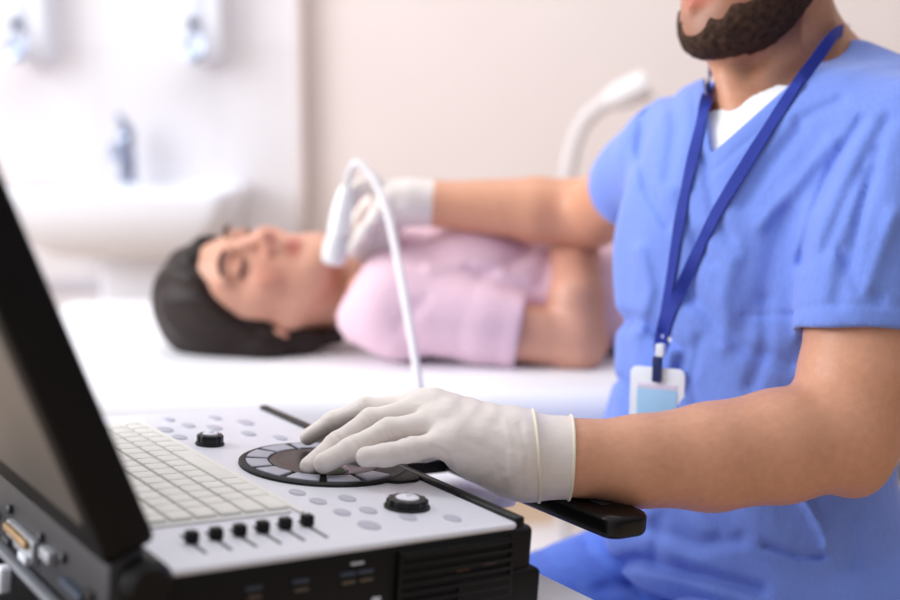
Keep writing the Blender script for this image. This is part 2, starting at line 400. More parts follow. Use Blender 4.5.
# ------------------------------------------------------------------ woman on the couch
def unit(v): v = np.asarray(v, float); return v / np.linalg.norm(v)
PHC = W(256, 295, 1.77); PHC[2] += .004
roll = radians(38); ptc = radians(2.5)
upv = unit([-cos(ptc), 0, -sin(ptc) * 0 - .02]); fwv = np.array([-sin(ptc), -sin(roll), cos(roll)]); fwv = unit(fwv - upv * (fwv @ upv))
rtv = np.cross(fwv, upv)
PR = np.stack([rtv, fwv, upv], 1)
p_sh_n = W(388, 308, 1.68); p_el = W(578, 342, 1.655); p_wr = np.array([.165, 1.82, .905])
p_el2 = np.array([.18, 2.03, .76])
def p_torso(P, o=0.0):
    d = ell(P, (.05, 1.83, .80), (.20 + o, .165 + o, .088 + o))
    d = smin(d, ell(P, (.27, 1.83, .785), (.24 + o, .145 + o, .082 + o)), .05)
    d = smin(d, ell(P, (.52, 1.83, .79), (.20 + o, .175 + o, .085 + o)), .06)
    for y in (1.76, 1.90): d = smin(d, ell(P, (.035, y, .855), (.06 + o, .056 + o, .042 + o)), .03)
    d = smin(d, cap(P, (-.075, 1.70, .79), (-.075, 1.96, .79), .055 + o), .05)
    return d
def p_body(P):
    d = head_sdf(P, PHC, PR, 1.0, 1)
    d = smin(d, cap(P, PHC - upv * .06 - fwv * .02, (-.10, 1.80, .80), .050, .058), .03)
    d = smin(d, p_torso(P, -.008), .03)
    d = smin(d, chain(P, [W(398, 258, 1.76), W(372, 290, 1.71), W(364, 317, 1.69)], [.028, .032, .022], .02), .02)
    for sh, el, wr in ((p_sh_n, p_el, p_wr), (np.array([-.09, 1.98, .79]), p_el2, np.array([.17, 1.90, .885]))):
        d = smin(d, chain(P, [sh, sh * .5 + el * .5, el], [.048, .043, .037], .02), .02)
        d = smin(d, chain(P, [el, W(577, 298, 1.668), W(575, 256, 1.725), wr] if wr is p_wr else [el, el * .6 + wr * .4, wr], [.038, .036, .033, .026] if wr is p_wr else [.038, .036, .025], .02), .012)
    for (w0, dx) in ((p_wr, -.01),):
        d = smin(d, cap(P, w0, w0 + np.array([-.02, .06, .0]), .024, .020), .015)
        for k in range(4):
            a0 = w0 + np.array([-.045 + .018 * k, .075, .004]); d = smin(d, cap(P, a0, a0 + np.array([-.012, .07 - .012 * abs(k - 1.5), -.002]), .0085, .007), .008)
        d = smin(d, cap(P, w0 + np.array([-.03, .03, -.004]), w0 + np.array([-.075, .06, -.012]), .011, .008), .01)
    for y in (1.75, 1.92):
        d = smin(d, chain(P, [(.58, y, .79), (.98, y, .79), (1.33, y, .765)], [.075, .052, .036], .03), .04)
    return d
def p_pig(V):
    q = head_local(V, PHC, PR); ax = np.abs(q[:, 0]); c = np.ones((len(V), 3))
    def blob(m, col): c[:] = c * (1 - m[:, None]) + np.array(col) * m[:, None] * c
    hd = (np.linalg.norm(q, axis=1) < .16)
    lip = np.exp(-(((ax) / .021) ** 4 + ((q[:, 2] + .064) / .0105) ** 4)) * hd * (q[:, 1] > .07); blob(lip, (.80, .48, .50))
    ck = np.exp(-(((ax - .042) / .022) ** 2 + ((q[:, 2] + .028) / .024) ** 2)) * hd * (q[:, 1] > .02); blob(ck * .7, (1.0, .78, .76))
    ns = np.exp(-((ax / .016) ** 2 + ((q[:, 2] + .03) / .016) ** 2)) * hd * (q[:, 1] > .09); blob(ns * .6, (1, .84, .84))
    es = np.exp(-(((ax - .031) / .021) ** 4 + ((q[:, 2] - .010) / .013) ** 4)) * hd * (q[:, 1] > .05); blob(es * .8, (.72, .58, .54))
    return c
woman = empty('person', 'woman with long dark hair lying on her back in a pale pink T-shirt', 'person', (.3, 1.83, CZ))
sdf_object('body', p_body, (-.46, 1.56, .66), (1.42, 2.14, 1.0), .0045, M_skinf, woman, p_pig)
def p_hair(P):
    q = (P - PHC) @ PR
    d = ell(q, (0, -.018, .036), (.090, .108, .113))
    d = smin(d, ell(q, (0, -.06, .0), (.080, .055, .07)), .03)
    ax = np.abs(q[:, 0])
    cut = q[:, 1] - (.80 * q[:, 2] + .018)
    d = smax(d, cut, .012)
    d = smax(d, -ell(np.stack([ax, q[:, 1], q[:, 2]], 1), (.085, .000, -.030), (.034, .028, .036)), .006)
    loose = chain(P, [PHC + np.array([-.08, .0, -.062]), PHC + np.array([.02, -.045, -.066]), PHC + np.array([.115, -.03, -.060])], [.036, .030, .012], .02)
    d = smin(d, loose, .03)
    d = d + .0022 * np.sin(q[:, 0] * 150 + q[:, 2] * 60 + 3 * np.sin(q[:, 1] * 40)) * np.exp(-np.maximum(0, 0) )
    return np.maximum(d, CZ - .002 - P[:, 2])
sdf_object('hair', p_hair, (-.50, 1.60, .68), (-.10, 1.94, .95), .0035, M_hair, woman)
def brow_tube(sgn, z, y, r, name, m, bend=.004):
    pts = []
    for k in range(9):
        t = k / 8; x = .014 + .036 * t
        pts.append(PHC + PR @ np.array([sgn * x, y - .45 * (x - .012) ** 1.0 * .8, z + bend * sin(pi * t)]))
    MB().tube(pts, [r * (.55 + .45 * sin(pi * (.15 + .8 * k / 8))) for k in range(9)], 8).build(name, m, woman, world=True)
for sg in (-1, 1):
    brow_tube(sg, .031, .0985, .0036, 'eyebrow', M_brown)
    pts = [PHC + PR @ np.array([sg * (.031 + .0165 * cos(a)), .0775 + .0125 * sin(pi * k / 8), .0085 - .006 * sin(pi * k / 8)]) for k, a in enumerate(np.linspace(pi, 0, 9))]
    MB().tube(pts, .0019, 8).build('eyelashes', M_eye, woman, world=True)
# T-shirt
def p_shirt(P):
    d = p_torso(P, .004)
    sl_end = p_sh_n * .30 + p_el * .70
    for sh, el in ((p_sh_n, p_el), (np.array([-.09, 1.98, .79]), p_el2)):
        ax = unit(el - sh); e = sh * .30 + el * .70
        s = chain(P, [sh, sh * .5 + el * .5, el], [.055, .052, .050], .02)
        s = smax(s, plane(P, e, ax), .004)
        d = smin(d, s, .022)
    d = smin(d, cap(P, (-.05, 1.80, .835), (p_sh_n[0] + .012, p_sh_n[1] + .02, p_sh_n[2] + .002), .050, .050), .03)
    d = smin(d, chain(P, [W(398, 258, 1.76), W(372, 290, 1.71), W(362, 318, 1.69), W(400, 330, 1.68)], [.036, .040, .032, .040], .02), .022)
    # neckline and hem
    d = smax(d, -plane(P, (-.106, 1.80, .865), (1, 0, -.62)), .004)
    d = smax(d, -cap(P, PHC - upv * .06, (-.09, 1.80, .825), .056, .064), .006)
    d = smax(d, plane(P, (.60, 1.8, .8), (1, 0, 0)), .004)
    d = d + fold(P, [(540, 240), (515, 262), (480, 276)], 7, .004) + fold(P, [(470, 268), (505, 282), (530, 290)], 6, .005) + fold(P, [(425, 300), (400, 325)], 8, .003)
    d = d + fold(P, [(560, 236), (548, 262), (540, 288)], 7, .004) - fold(P, [(430, 268), (465, 262), (500, 270)], 8, .004)
    return np.maximum(d, CZ - .004 - P[:, 2])
sdf_object('t_shirt', p_shirt, (-.25, 1.56, .69), (.64, 2.12, .97), .004, M_pink, woman)
def p_legs(P):
    d = None
    for y in (1.75, 1.92):
        e = chain(P, [(.58, y, .79), (.98, y, .79), (1.30, y, .765)], [.083, .060, .044], .03); d = e if d is None else smin(d, e, .03)
    d = smin(d, ell(P, (.54, 1.83, .79), (.17, .18, .088)), .04)
    d = smax(d, -plane(P, (.43, 1.8, .8), (1, 0, 0)), .004)
    return np.maximum(d, CZ - .004 - P[:, 2])
sdf_object('trousers', p_legs, (.40, 1.6, .69), (1.38, 2.08, .92), .007, M_trousp, woman)

# ------------------------------------------------------------------ the man
MHC = np.array([.322, 1.335, 0.0]); 
chin = W(702, 42, 1.285)
mf = unit([-.86, -.50, -.05]); mu = unit([-.05, -.02, 1.0]); mu = unit(mu - mf * (mu @ mf)); mr = np.cross(mf, mu)
MR = np.stack([mr, mf, mu], 1)
MHC = chin - mf * .086 + mu * .108
L_sh, L_el, L_wr = W(905, 150, 1.18), W(850, 434, 1.09), W(572, 458, 1.05)
R_sh, R_el, R_wr = W(662, 158, 1.46), W(592, 213, 1.70), W(436, 204, 1.72)
bodyL = unit([.56, -.83, 0]); bodyF = unit([-.83, -.56, 0])
BR = np.stack([bodyL, bodyF, np.array([0, 0, 1.0])], 1)
spine = np.array([.325, 1.325, 0])
def loc3(l, f, z): return spine + bodyL * l + bodyF * f + np.array([0, 0, z])
NECK0 = W(772, 70, 1.355); NECK1 = W(775, -10, 1.36)
def torso_m(P, o=0.0):
    d = ell(P, loc3(.006, .015, .90), (.170 + o, .115 + o, .20 + o), BR)
    d = smin(d, ell(P, loc3(.010, .018, .70), (.160 + o, .125 + o, .20 + o), BR), .06)
    d = smin(d, ell(P, loc3(.012, .005, .55), (.178 + o, .135 + o, .14 + o), BR), .05)
    d = smin(d, cap(P, L_sh + np.array([-.035, .05, .015]), R_sh + np.array([.02, -.03, .01]), .055 + o, .055 + o), .05)
    tz = .045
    d = smin(d, cap(P, NECK0 + np.array([.015, .02, -.05]), L_sh + np.array([-.02, .03, .012]), .058 + o, .05 + o), .04)
    d = smin(d, cap(P, W(852, 84, 1.335), W(925, 122, 1.23), .046 + o, .050 + o), .04)
    d = smin(d, cap(P, NECK0 + np.array([.005, .02, -.05]), R_sh + np.array([.015, -.02, .012]), .058 + o, .05 + o), .04)
    return d
fa = [L_wr + np.array([-.03, 0, 0]), W(578, 458, 1.05), W(640, 461, 1.055), W(710, 457, 1.065), W(780, 446, 1.075), W(838, 434, 1.085)]
ua = [W(845, 432, 1.09), W(858, 380, 1.105), W(866, 320, 1.125), L_sh]
def m_arms(P):
    d = chain(P, fa, [.030, .0325, .0395, .0470, .0500, .0495], .03)
    e = chain(P, ua, [.049, .053, .053, .048], .03)
    d = smin(d, e, .016)
    d = smin(d, sph(P, W(856, 472, 1.09), .019), .025)
    r = chain(P, [R_sh, R_el], [.044, .042], .02)
    r = smin(r, chain(P, [R_el, R_el * .65 + R_wr * .35, R_wr, R_wr + unit(R_wr - R_el) * .03], [.046, .044, .031, .029], .03), .02)
    return np.minimum(d, r)
def m_neck(P):
    d = cap(P, NECK1, NECK0 + np.array([.0, 0, -.05]), .056, .060)
    d = smin(d, cap(P, W(795, 30, 1.38), W(852, 74, 1.355), .040, .031), .03)          # slope of neck into shoulder
    d = smin(d, cap(P, W(727, 68, 1.30), W(738, 110, 1.28), .016, .014), .03)
    d = smin(d, cap(P, W(815, 10, 1.33), W(742, 112, 1.275), .014, .010), .02)
    return d
def m_body(P):
    d = head_sdf(P, MHC, MR, 1.02)
    d = smin(d, m_neck(P), .018)
    d = smin(d, torso_m(P, -.022), .02)
    return smin(d, m_arms(P), .02)
def m_pig(V):
    q = head_local(V, MHC, MR, 1.02); ax = np.abs(q[:, 0]); c = np.ones((len(V), 3))
    def blob(m, col): c[:] = c * (1 - m[:, None]) + np.array(col) * m[:, None] * c
    hd = np.linalg.norm(q, axis=1) < .16
    blob(np.exp(-((ax / .021) ** 4 + ((q[:, 2] + .065) / .0095) ** 4)) * hd * (q[:, 1] > .07), (.78, .44, .42))
    st = hd * (1 / (1 + np.exp((q[:, 2] + .050 - np.clip((.070 - q[:, 1]) * .62, -.01, .07)) / .006))) * (q[:, 1] > -.01) * (1 / (1 + np.exp(-(q[:, 2] + .112) / .004)))
    st = st * (1 - np.exp(-((ax / .022) ** 4 + ((q[:, 2] + .0645) / .011) ** 4)))
    blob(st * .78, (.40, .33, .33))
    nk = (V[:, 2] > 1.0) & ~hd; blob(nk * .35, (.86, .74, .70))
    pf = np.clip((V[:, 2] - .7) / .02, 0, 1) * (V[:, 1] < 1.25) * (V[:, 2] < .93)
    n = .5 + .5 * np.sin(V[:, 0] * 210 + 5 * np.sin(V[:, 2] * 90)) * np.sin(V[:, 2] * 160 + V[:, 0] * 40)
    blob(pf * .10 * n, (.72, .62, .55))
    return c
man = empty('person', 'bearded man in blue scrubs seated with a gloved hand on the machine', 'person', tuple(loc3(0, 0, .43)))
man.name = 'person.001'
sdf_object('body', m_body, (-.08, .96, .48), (.58, 1.80, 1.42), .0038, M_skin, man, m_pig)
# beard: a close shell over jaw, chin and upper lip
def m_beard(P):
    q = head_local(P, MHC, MR, 1.02); ax = np.abs(q[:, 0])
    nz = .0007 * np.sin(q[:, 0] * 420 + 2 * np.sin(q[:, 2] * 200)) * np.sin(q[:, 1] * 380 + q[:, 2] * 250)
    d = head_sdf(P, MHC, MR, 1.02) - .0022 - nz
    top = q[:, 2] - (-.052 + np.clip((.070 - q[:, 1]) * .62, -.01, .07))           # upper border climbs toward the ear
    top = top + .002 * np.sin(q[:, 1] * 800 + q[:, 2] * 500) * np.sin(q[:, 1] * 370)
    d = smax(d, top, .003)
    d = smax(d, -(q[:, 1] + .004), .005)
    ql = np.stack([ax, q[:, 1], q[:, 2]], 1)
    d = smax(d, -cap(ql, (0, .10, -.0645), (.017, .093, -.0645), .0135, .012), .004)   # the lips stay clear
    d = smax(d, -cap(ql, (.0, .10, -.040), (.0, .13, -.030), .012), .004)
    d = smax(d, -ell(ql, (0, .112, -.082), (.025, .027, .0195)) + .0006 * np.sin(q[:, 0] * 900 + q[:, 2] * 300) * np.sin(q[:, 2] * 800), .006)                # bare front of the chin
    d = smax(d, -ell(ql, (.030, .10, -.066), (.012, .022, .022)), .006)
    d = smax(d, -ell(ql, (.046, .078, -.052), (.022, .028, .019)), .006)               # cheek
    return np.maximum(d, -(head_sdf(P, MHC, MR, 1.02) + .004))
bl = MHC - .14; bh = MHC + .14
sdf_object('beard', m_beard, bl, bh, .0022, M_beard, man)
def m_hair(P):
    q = head_local(P, MHC, MR, 1.02)
    d = ell(q, (0, -.018, .040), (.084, .103, .095))
    d = smax(d, q[:, 1] - (.75 * q[:, 2] + .012), .012)
    ax = np.stack([np.abs(q[:, 0]), q[:, 1], q[:, 2]], 1)
    return smax(d, -ell(ax, (.088, -.008, -.008), (.03, .026, .036)), .006)
sdf_object('hair', m_hair, bl, bh + .03, .004, M_hairm, man)
# undershirt
def m_under(P):
    d = torso_m(P, -.011)
    d = np.maximum(d, -(d + .008))
    d = np.maximum(d, -plane(P, loc3(0, .03, 0), bodyF))
    d = np.maximum(d, np.abs((P - spine) @ bodyL) - .11)
    # crew neck ring
    x, y = project(P)
    d = smax(d, -cap(P, NECK1, NECK0 + np.array([-.030, -.030, -.028]), .068, .061), .003)
    d = smax(d, -plane(P, (0, 0, .80), (0, 0, 1)), .01)
    return d
sdf_object('undershirt', m_under, (.12, 1.10, .78), (.56, 1.62, 1.16), .0032, M_white_knit, man)
# scrub top
l_hem = W(850, 333, 1.118); l_ax = unit(W(866, 400, 1.10) - W(868, 200, 1.15))
r_hem = R_sh * .52 + R_el * .48; r_ax = unit(R_el - R_sh)
VT = np.array([712, 153.])
def scrub(P):
    d = torso_m(P, .0)
    s1 = chain(P, [L_sh, W(874, 240, 1.145), W(858, 345, 1.115)], [.068, .066, .0615], .03)
    s1 = smax(s1, plane(P, l_hem, l_ax), .003)
    s1 = smax(s1, -smax(chain(P, [W(866, 300, 1.13), W(852, 372, 1.105)], [.046, .0525], .01), -plane(P, l_hem - l_ax * .02, l_ax), .004), .003)
    s2 = chain(P, [R_sh, R_el + r_ax * .03], [.055, .049], .03)
    s2 = smax(s2, plane(P, r_hem, r_ax), .003)
    d = smin(d, s1, .016); d = smin(d, s2, .016)
    # shirt hangs straight over the belly, gathered on the lap
    d = smin(d, ell(P, loc3(.022, .030, .66), (.166, .112, .13), BR), .05)
    d = smin(d, ell(P, loc3(.035, .0, .58), (.190, .135, .10), BR), .05)
    # folds
    d = d + .0016 * np.exp(-((plane(P, l_hem, l_ax) + .019) / .0028) ** 2) * (np.linalg.norm(P - l_hem, axis=1) < .11)
    for pts, w, h in FOLDS: d = d + fold(P, pts, w, h, ymax=1.45)
    for pts in ([(699, 158), (712, 172), (760, 130), (806, 88)], [(699, 158), (693, 92)]): d = d + fold(P, pts, 2.4, .0016, ymax=1.45)
    # broad soft crumple of the cloth, running with the pull of arm and lap
    gl_, gz = (P - spine) @ bodyL, P[:, 2]
    wv = np.sin(70 * gl_ + 26 * gz + 2.2 * np.sin(17 * gz + 9 * gl_)) * np.sin(19 * gz - 23 * gl_ + 1.3)
    wl = np.sin(85 * gz + 20 * gl_ + 2.5 * np.sin(15 * gl_)) * np.clip((.74 - gz) / .10, 0, 1)
    d = d + .0021 * wv * np.clip((1.10 - gz) / .1, 0, 1) + .0026 * wl
    # V opening, cut through the front down to the undershirt
    x, y = project(P)
    f = P @ bodyF - spine @ bodyF
    e1 = (x - 712) * (85 - 153) - (y - 153) * (706 - 712)        # left edge 712,153 -> 706,85
    e2 = (x - 712) * (78 - 153) - (y - 153) * (797 - 712)        # right edge 712,153 -> 797,78
    d1 = e1 / math.hypot(6, 68); d2 = -e2 / math.hypot(85, 75)
    vv = np.maximum(d1, d2) * 1.3 / F
    vv = np.where(P[:, 2] > .9, vv, .05)
    cut = np.maximum(vv, -(f + .03))
    hole = cap(P, NECK1, NECK0 + np.array([.004, -.012, -.035]), .075, .074)
    d = smax(d, -cut, .003); d = smax(d, -hole, .003)
    return smax(d, -plane(P, (0, 0, .565), (0, 0, 1)), .006)
FOLDS = [([(862, 120), (835, 165), (812, 215), (802, 262)], 6, .0045), ([(888, 120), (850, 190), (826, 250)], 7, .004),
         ([(645, 105), (640, 150), (648, 190), (668, 225)], 6, .005), ([(672, 95), (676, 130), (668, 180)], 7, .004),
         ([(800, 130), (770, 165), (745, 205)], 8, .004), ([(830, 140), (795, 185), (760, 225)], 8, -.004), ([(842, 100), (800, 120)], 6, .003),
         ([(785, 215), (770, 280), (745, 330)], 13, .004), ([(735, 250), (722, 300), (726, 345)], 10, -.004),
         ([(690, 290), (735, 345), (790, 365)], 9, .005), ([(620, 320), (645, 322), (662, 335)], 8, .007), ([(664, 336), (684, 350), (677, 375)], 6, .006),
         ([(700, 240), (692, 300)], 10, .004), ([(870, 175), (850, 240), (838, 300)], 9, .004), ([(893, 215), (866, 290)], 9, -.004),
         ([(805, 500), (825, 535), (828, 556)], 4, -.006), ([(765, 545), (800, 556), (828, 556)], 4, .006),
         ([(640, 525), (700, 545), (740, 540)], 8, .005), ([(600, 565), (640, 560), (700, 575), (760, 590)], 7, .010), ([(690, 500), (720, 530)], 9, .004),
         ([(850, 520), (855, 560)], 10, .004), ([(660, 520), (655, 560)], 8, .004),
         ([(705, 160), (715, 215), (735, 250)], 6, .003), ([(880, 150), (862, 210), (852, 262)], 5, .004), ([(840, 250), (860, 290), (880, 300)], 6, .004),
         ([(768, 300), (765, 350), (752, 385)], 8, .004), ([(640, 250), (650, 290), (640, 330)], 7, -.004), ([(700, 340), (690, 380), (698, 410)], 6, .003),
         ([(680, 195), (690, 230), (712, 262)], 6, .003), ([(620, 380), (640, 395), (650, 410)], 6, .004)]
FOLDS = [(a_, w_, h_ * 1.35) for a_, w_, h_ in FOLDS]
sc_o, SV, SQ = sdf_object('scrub_top', scrub, (.10, 1.0, .545), (.62, 1.78, 1.17), .0032, M_scrub, man)
# sleeve hem stitching: a thin raised ring
def ring_pts(c, ax, r, n=48):
    ax = Vector(ax); u = ax.orthogonal().normalized(); v = ax.cross(u)
    return [Vector(c) + (u * cos(2 * pi * k / n) + v * sin(2 * pi * k / n)) * r for k in range(n + 1)]
# trousers
hipL, hipR = loc3(.09, .0, .51), loc3(-.09, .0, .51)
kL, kR = loc3(.13, .42, .485), loc3(-.12, .43, .470)
def leg_pts(hip, k): return [hip, k, np.array([k[0] + .04, k[1] + .01, .09])]
def m_trous(P):
    d = ell(P, loc3(0, .0, .53), (.18, .135, .10), BR)
    for hip, k in ((hipL, kL), (hipR, kR)):
        p = leg_pts(hip, k)
        d = smin(d, chain(P, p, [.096, .074, .062], .02), .03)
    for pts, w, h in [([(545, 555), (572, 580), (580, 600)], 5, .006), ([(585, 545), (610, 575), (640, 592)], 6, .007), ([(600, 590), (660, 580), (740, 600)], 6, .008), ([(640, 555), (700, 590)], 7, .005)]:
        d = d + fold(P, pts, w, h)
    return smax(d, -plane(P, (0, 0, .10), (0, 0, 1)), .004)
sdf_object('trousers', m_trous, (-.28, .90, .07), (.62, 1.62, .68), .006, M_scrub_d, man)
for hip, k in ((hipL, kL), (hipR, kR)):
    a = leg_pts(hip, k)[2]
    def shoe(P, a=a):
        toe = a + bodyF * .13; heel = a - bodyF * .05
        d = chain(P, [np.array([heel[0], heel[1], .045]), np.array([a[0], a[1], .05]), np.array([toe[0], toe[1], .035])], [.04, .046, .036], .02)
        d = smin(d, cap(P, (a[0], a[1], .05), (a[0], a[1], .105), .042, .044), .02)
        return np.maximum(d, .002 - P[:, 2])
    sdf_object('shoe', shoe, (a[0] - .25, a[1] - .2, -.01), (a[0] + .16, a[1] + .16, .16), .006, M_shoe, man)

# ------------------------------------------------------------------ gloves
mcp = [W(420, 406, 1.078), W(434, 407, 1.058), W(447, 421, 1.036), W(455, 441, 1.016)]
fing = [
    [mcp[0], W(365, 408, 1.090), W(333, 421, 1.098), W(308, 437, 1.104)],
    [mcp[1], W(370, 420, 1.062), W(336, 443, 1.044), W(309, 466, 1.022)],
    [mcp[2], W(388, 431, 1.034), W(352, 449, 1.024), W(324, 463, 1.008)],
    [mcp[3], W(410, 450, 1.008), W(387, 455, 1.004), W(366, 457, 1.002)]]
frad = [[.0112, .0088, .0082, .0077], [.0115, .0094, .0086, .0080], [.0118, .0102, .0098, .0089], [.0110, .0096, .0092, .0087]]
wr0 = W(540, 457, 1.05)
def hand_l(P):
    d = cap(P, W(520, 453, 1.05), W(575, 458, 1.05), .0335, .0335)
    car = [W(515, 436, 1.072), W(515, 438, 1.056), W(515, 446, 1.036), W(512, 458, 1.024)]
    for c, k, r0, r1 in zip(car, mcp, (.020, .021, .023, .024), (.0145, .0150, .0155, .0150)):
        d = smin(d, cap(P, c, k, r0, r1), .018)
    d = smin(d, cap(P, W(470, 450, 1.03), W(525, 468, 1.04), .021, .027), .02)           # heel below the little finger
    d = smin(d, cap(P, W(520, 455, 1.075), W(462, 440, 1.10), .022, .016), .02)          # thumb base on the far side
    d = smin(d, chain(P, [W(462, 440, 1.10), W(425, 449, 1.105), W(395, 455, 1.10)], [.0145, .011, .0095], .006), .010)
    fd = None
    for p, r in zip(fing, frad):
        e = chain(P, p, r, .006)
        # knuckle swell and soft nail end
        e = smin(e, sph(P, p[1], r[1] * 1.0), .004)
        fd = e if fd is None else smin(fd, e, .0022)
    d = smin(d, fd, .009)
    # tendons and latex creases
    for k, c in zip(mcp, car): d = d - .0008 * np.exp(-(np.maximum(cap(P, c, k, .001), 0) / .02) ** 2)
    for p, r in zip(fing, frad):
        for (i, t) in ((1, 0.0), (1, .12), (2, .0)):
            q = p[i] * (1 - t) + p[i + 1] * t; n = unit(p[i + 1] - p[i]); s = (P - q) @ n
            d = d + .0006 * np.exp(-(s / .0016) ** 2) * (np.linalg.norm(P - q, axis=1) < .02)
    x, y = project(P)
    for pts, w, h in [([(432, 446), (446, 452), (452, 466)], 2.2, .0010), ([(470, 440), (500, 470), (505, 490)], 4, .0007), ([(440, 400), (480, 420), (520, 430)], 5, .0006),
                      ([(520, 425), (528, 455), (522, 490)], 3, .0007), ([(462, 400), (500, 405)], 4, .0005), ([(505, 420), (512, 450), (508, 480)], 3, -.0006)]:
        d = d + fold(P, pts, w, h)
    d = d + .0004 * np.sin(P[:, 0] * 260 + 4 * np.sin(P[:, 2] * 120)) * np.exp(-((x - 490) / 40) ** 2)
    cf = unit(W(575, 458, 1.05) - W(530, 456, 1.05))
    d = smin(d, cap(P, W(530, 457, 1.05), W(585, 458, 1.05), .0350, .0355), .006)
    d = smax(d, plane(P, W(571.5, 458, 1.05), cf), .0015)
    return d
gl, _, _ = sdf_object('glove', hand_l, (-.16, .96, .70), (.13, 1.16, .86), .0015, M_glove, man)
cfx = unit(W(575, 458, 1.05) - W(530, 456, 1.05))
def cuff_ring(c, ax, lift, n=56):
    u = unit(np.cross(ax, [0, 1, .2])); v = np.cross(ax, u); rr = np.linspace(.028, .046, 120); out = []
    for k in range(n + 1):
        a = 2 * pi * (k % n) / n; dr = u * cos(a) + v * sin(a)
        h = hand_l(c + rr[:, None] * dr); i = int(np.argmax(h > 0)); out.append(Vector(c + dr * (rr[i] + lift)))
    return out
MB().tube(cuff_ring(W(571, 458, 1.05) - cfx * .0012, cfx, .0003), .0014, 8, cap=False).build('rolled_rim', M_bead, gl)
MB().tube(cuff_ring(W(536, 457, 1.05), unit(cfx + np.array([0, 0, .10])), .0002), .0017, 8, cap=False).build('cuff_bead', M_bead, gl)

# right hand holding the probe
pr_t, pr_b = W(347, 186, 1.695), W(333, 264, 1.700)
def hand_r(P):
    d = cap(P, W(412, 203, 1.72), W(441, 204, 1.72), .032, .033)
    d = smin(d, ell(P, W(400, 202, 1.72), (.040, .030, .026)), .02)
    fs = [[W(390, 191, 1.715), W(372, 182, 1.71), W(358, 190, 1.71), W(350, 206, 1.708)],
          [W(388, 198, 1.70), W(378, 214, 1.69), W(364, 232, 1.69), W(351, 250, 1.694)],
          [W(388, 208, 1.70), W(384, 224, 1.71), W(372, 240, 1.715), W(358, 254, 1.715)],
          [W(392, 214, 1.70), W(392, 236, 1.72), W(380, 248, 1.725), W(366, 257, 1.725)],
          [W(402, 196, 1.745), W(378, 196, 1.765), W(360, 214, 1.755), W(350, 232, 1.74)]]
    f = None
    for p in fs:
        e = chain(P, p, [.0135, .0115, .0105, .0095], .008); f = e if f is None else smin(f, e, .003)
    d = smin(d, f, .012)
    ax_ = unit(R_wr - R_el)
    return smax(d, -plane(P, W(437, 204, 1.72), W(470, 205, 1.715) - W(430, 204, 1.72)) * -1, .002)
sdf_object('glove', hand_r, (-.20, 1.63, .80), (.03, 1.81, 1.0), .0032, M_glove, man)

# ------------------------------------------------------------------ ultrasound probe
probe = empty('ultrasound_probe', 'white ultrasound probe and cable held to the woman\'s throat', 'ultrasound probe', tuple(pr_b))
axp = unit(pr_t - pr_b)
MB().tube([pr_b + axp * t for t in (0, .003, .012, .025, .045)], [.012, .016, .018, .018, .014], 20).build('transducer_head', M_probegrey, probe, world=True)
MB().tube([pr_b + axp * t for t in (.04, .05, .075, .1, .108)], [.014, .0155, .0145, .011, .008], 20).build('handle', M_probe, probe, world=True)
cab = [pr_b + axp * .105, W(350, 172, 1.69), W(358, 163, 1.68), W(373, 178, 1.665), W(387, 212, 1.63), W(398, 262, 1.57), W(408, 318, 1.50), W(416, 365, 1.45), W(421, 405, 1.42), W(424, 470, 1.40), W(415, 540, 1.38), W(385, 590, 1.36)]
MB().tube(smooth_path(cab, 8), .0052, 12).build('cable', M_cable, probe, world=True)

# ------------------------------------------------------------------ ultrasound machine
yaw = radians(35); tl = radians(5)
SCL = 1.04; ZTOP = 1.07 - .31 * SCL
O = EYE + ray(515, 525) * ((ZTOP - 1.07) / ray(515, 525)[2])
nX = np.array([cos(yaw) * cos(tl), sin(yaw) * cos(tl), -sin(tl)]); nY = np.array([-sin(yaw), cos(yaw), 0]); nZ = np.cross(nX, nY)
MW = Matrix(((nX[0], nY[0], nZ[0], O[0]), (nX[1], nY[1], nZ[1], O[1]), (nX[2], nY[2], nZ[2], O[2]), (0, 0, 0, 1))) @ Matrix.Scale(SCL, 4)
mach = empty('ultrasound_machine', 'portable ultrasound machine with open black lid and white control panel', 'ultrasound machine', mw=MW)
# local frame: x to the user's side (front edge 0, hinge -.27), y away along the front edge (0 .. .43), z out of the panel
MB().prism(rrect(-.285, .021, .0, .435, .008), -.074, -.0035, .004, 3).build('lower_case', M_blk, mach)
MB().prism(rrect(-.272, .004, .0, .433, .005), -.004, .001, .0024, 3).build('control_panel', M_panel, mach)
# black front trim bar
MB().prism(rrect(.0035, .0125, .003, .428, .003), -.012, .0042, .002, 3).build('front_trim', M_blk_gl, mach)
MB().prism(rrect(-.030, .004, .125, .285, .012), .0005, .0035, .0012).build('palm_rest', M_blk, mach)
MB().prism([(-.05, 0), (.0245, 0), (.0245, .05), (-.05, .05)], -.075, -.034, .004, 3, fn=lambda c: Vector((c.x, c.y - .0035, c.z - (0 if c.x > -.02 else 0)))).build('corner_bumper', M_blk, mach)
# side grille: one part, slats across a recess
g = MB()
g.box((-.052, -.0002, -.031), (.096, .003, .046), .001)
g.build('vent_recess', mat('vent_dark', (5, 5, 6), .8, noise=.1), mach)
g = MB()
for k in range(7): g.box((-.052, -.0022, -.0105 - .0068 * k), (.098, .003, .0030), .0008)
for x in (-.101, -.003): g.box((x, -.0022, -.031), (.003, .003, .047), .0008)
g.build('vent_grille', M_blk, mach)
for x, z, m in ((-.046, -.028, mat('board_brown', (84, 50, 36), .6, noise=.1)), (-.022, -.026, M_tan), (-.07, -.024, mat('board_grey', (64, 64, 68), .6, noise=.1))):
    MB().box((x, -.0008, z), (.012, .002, .0022), .0006).build('inner_board', m, mach)
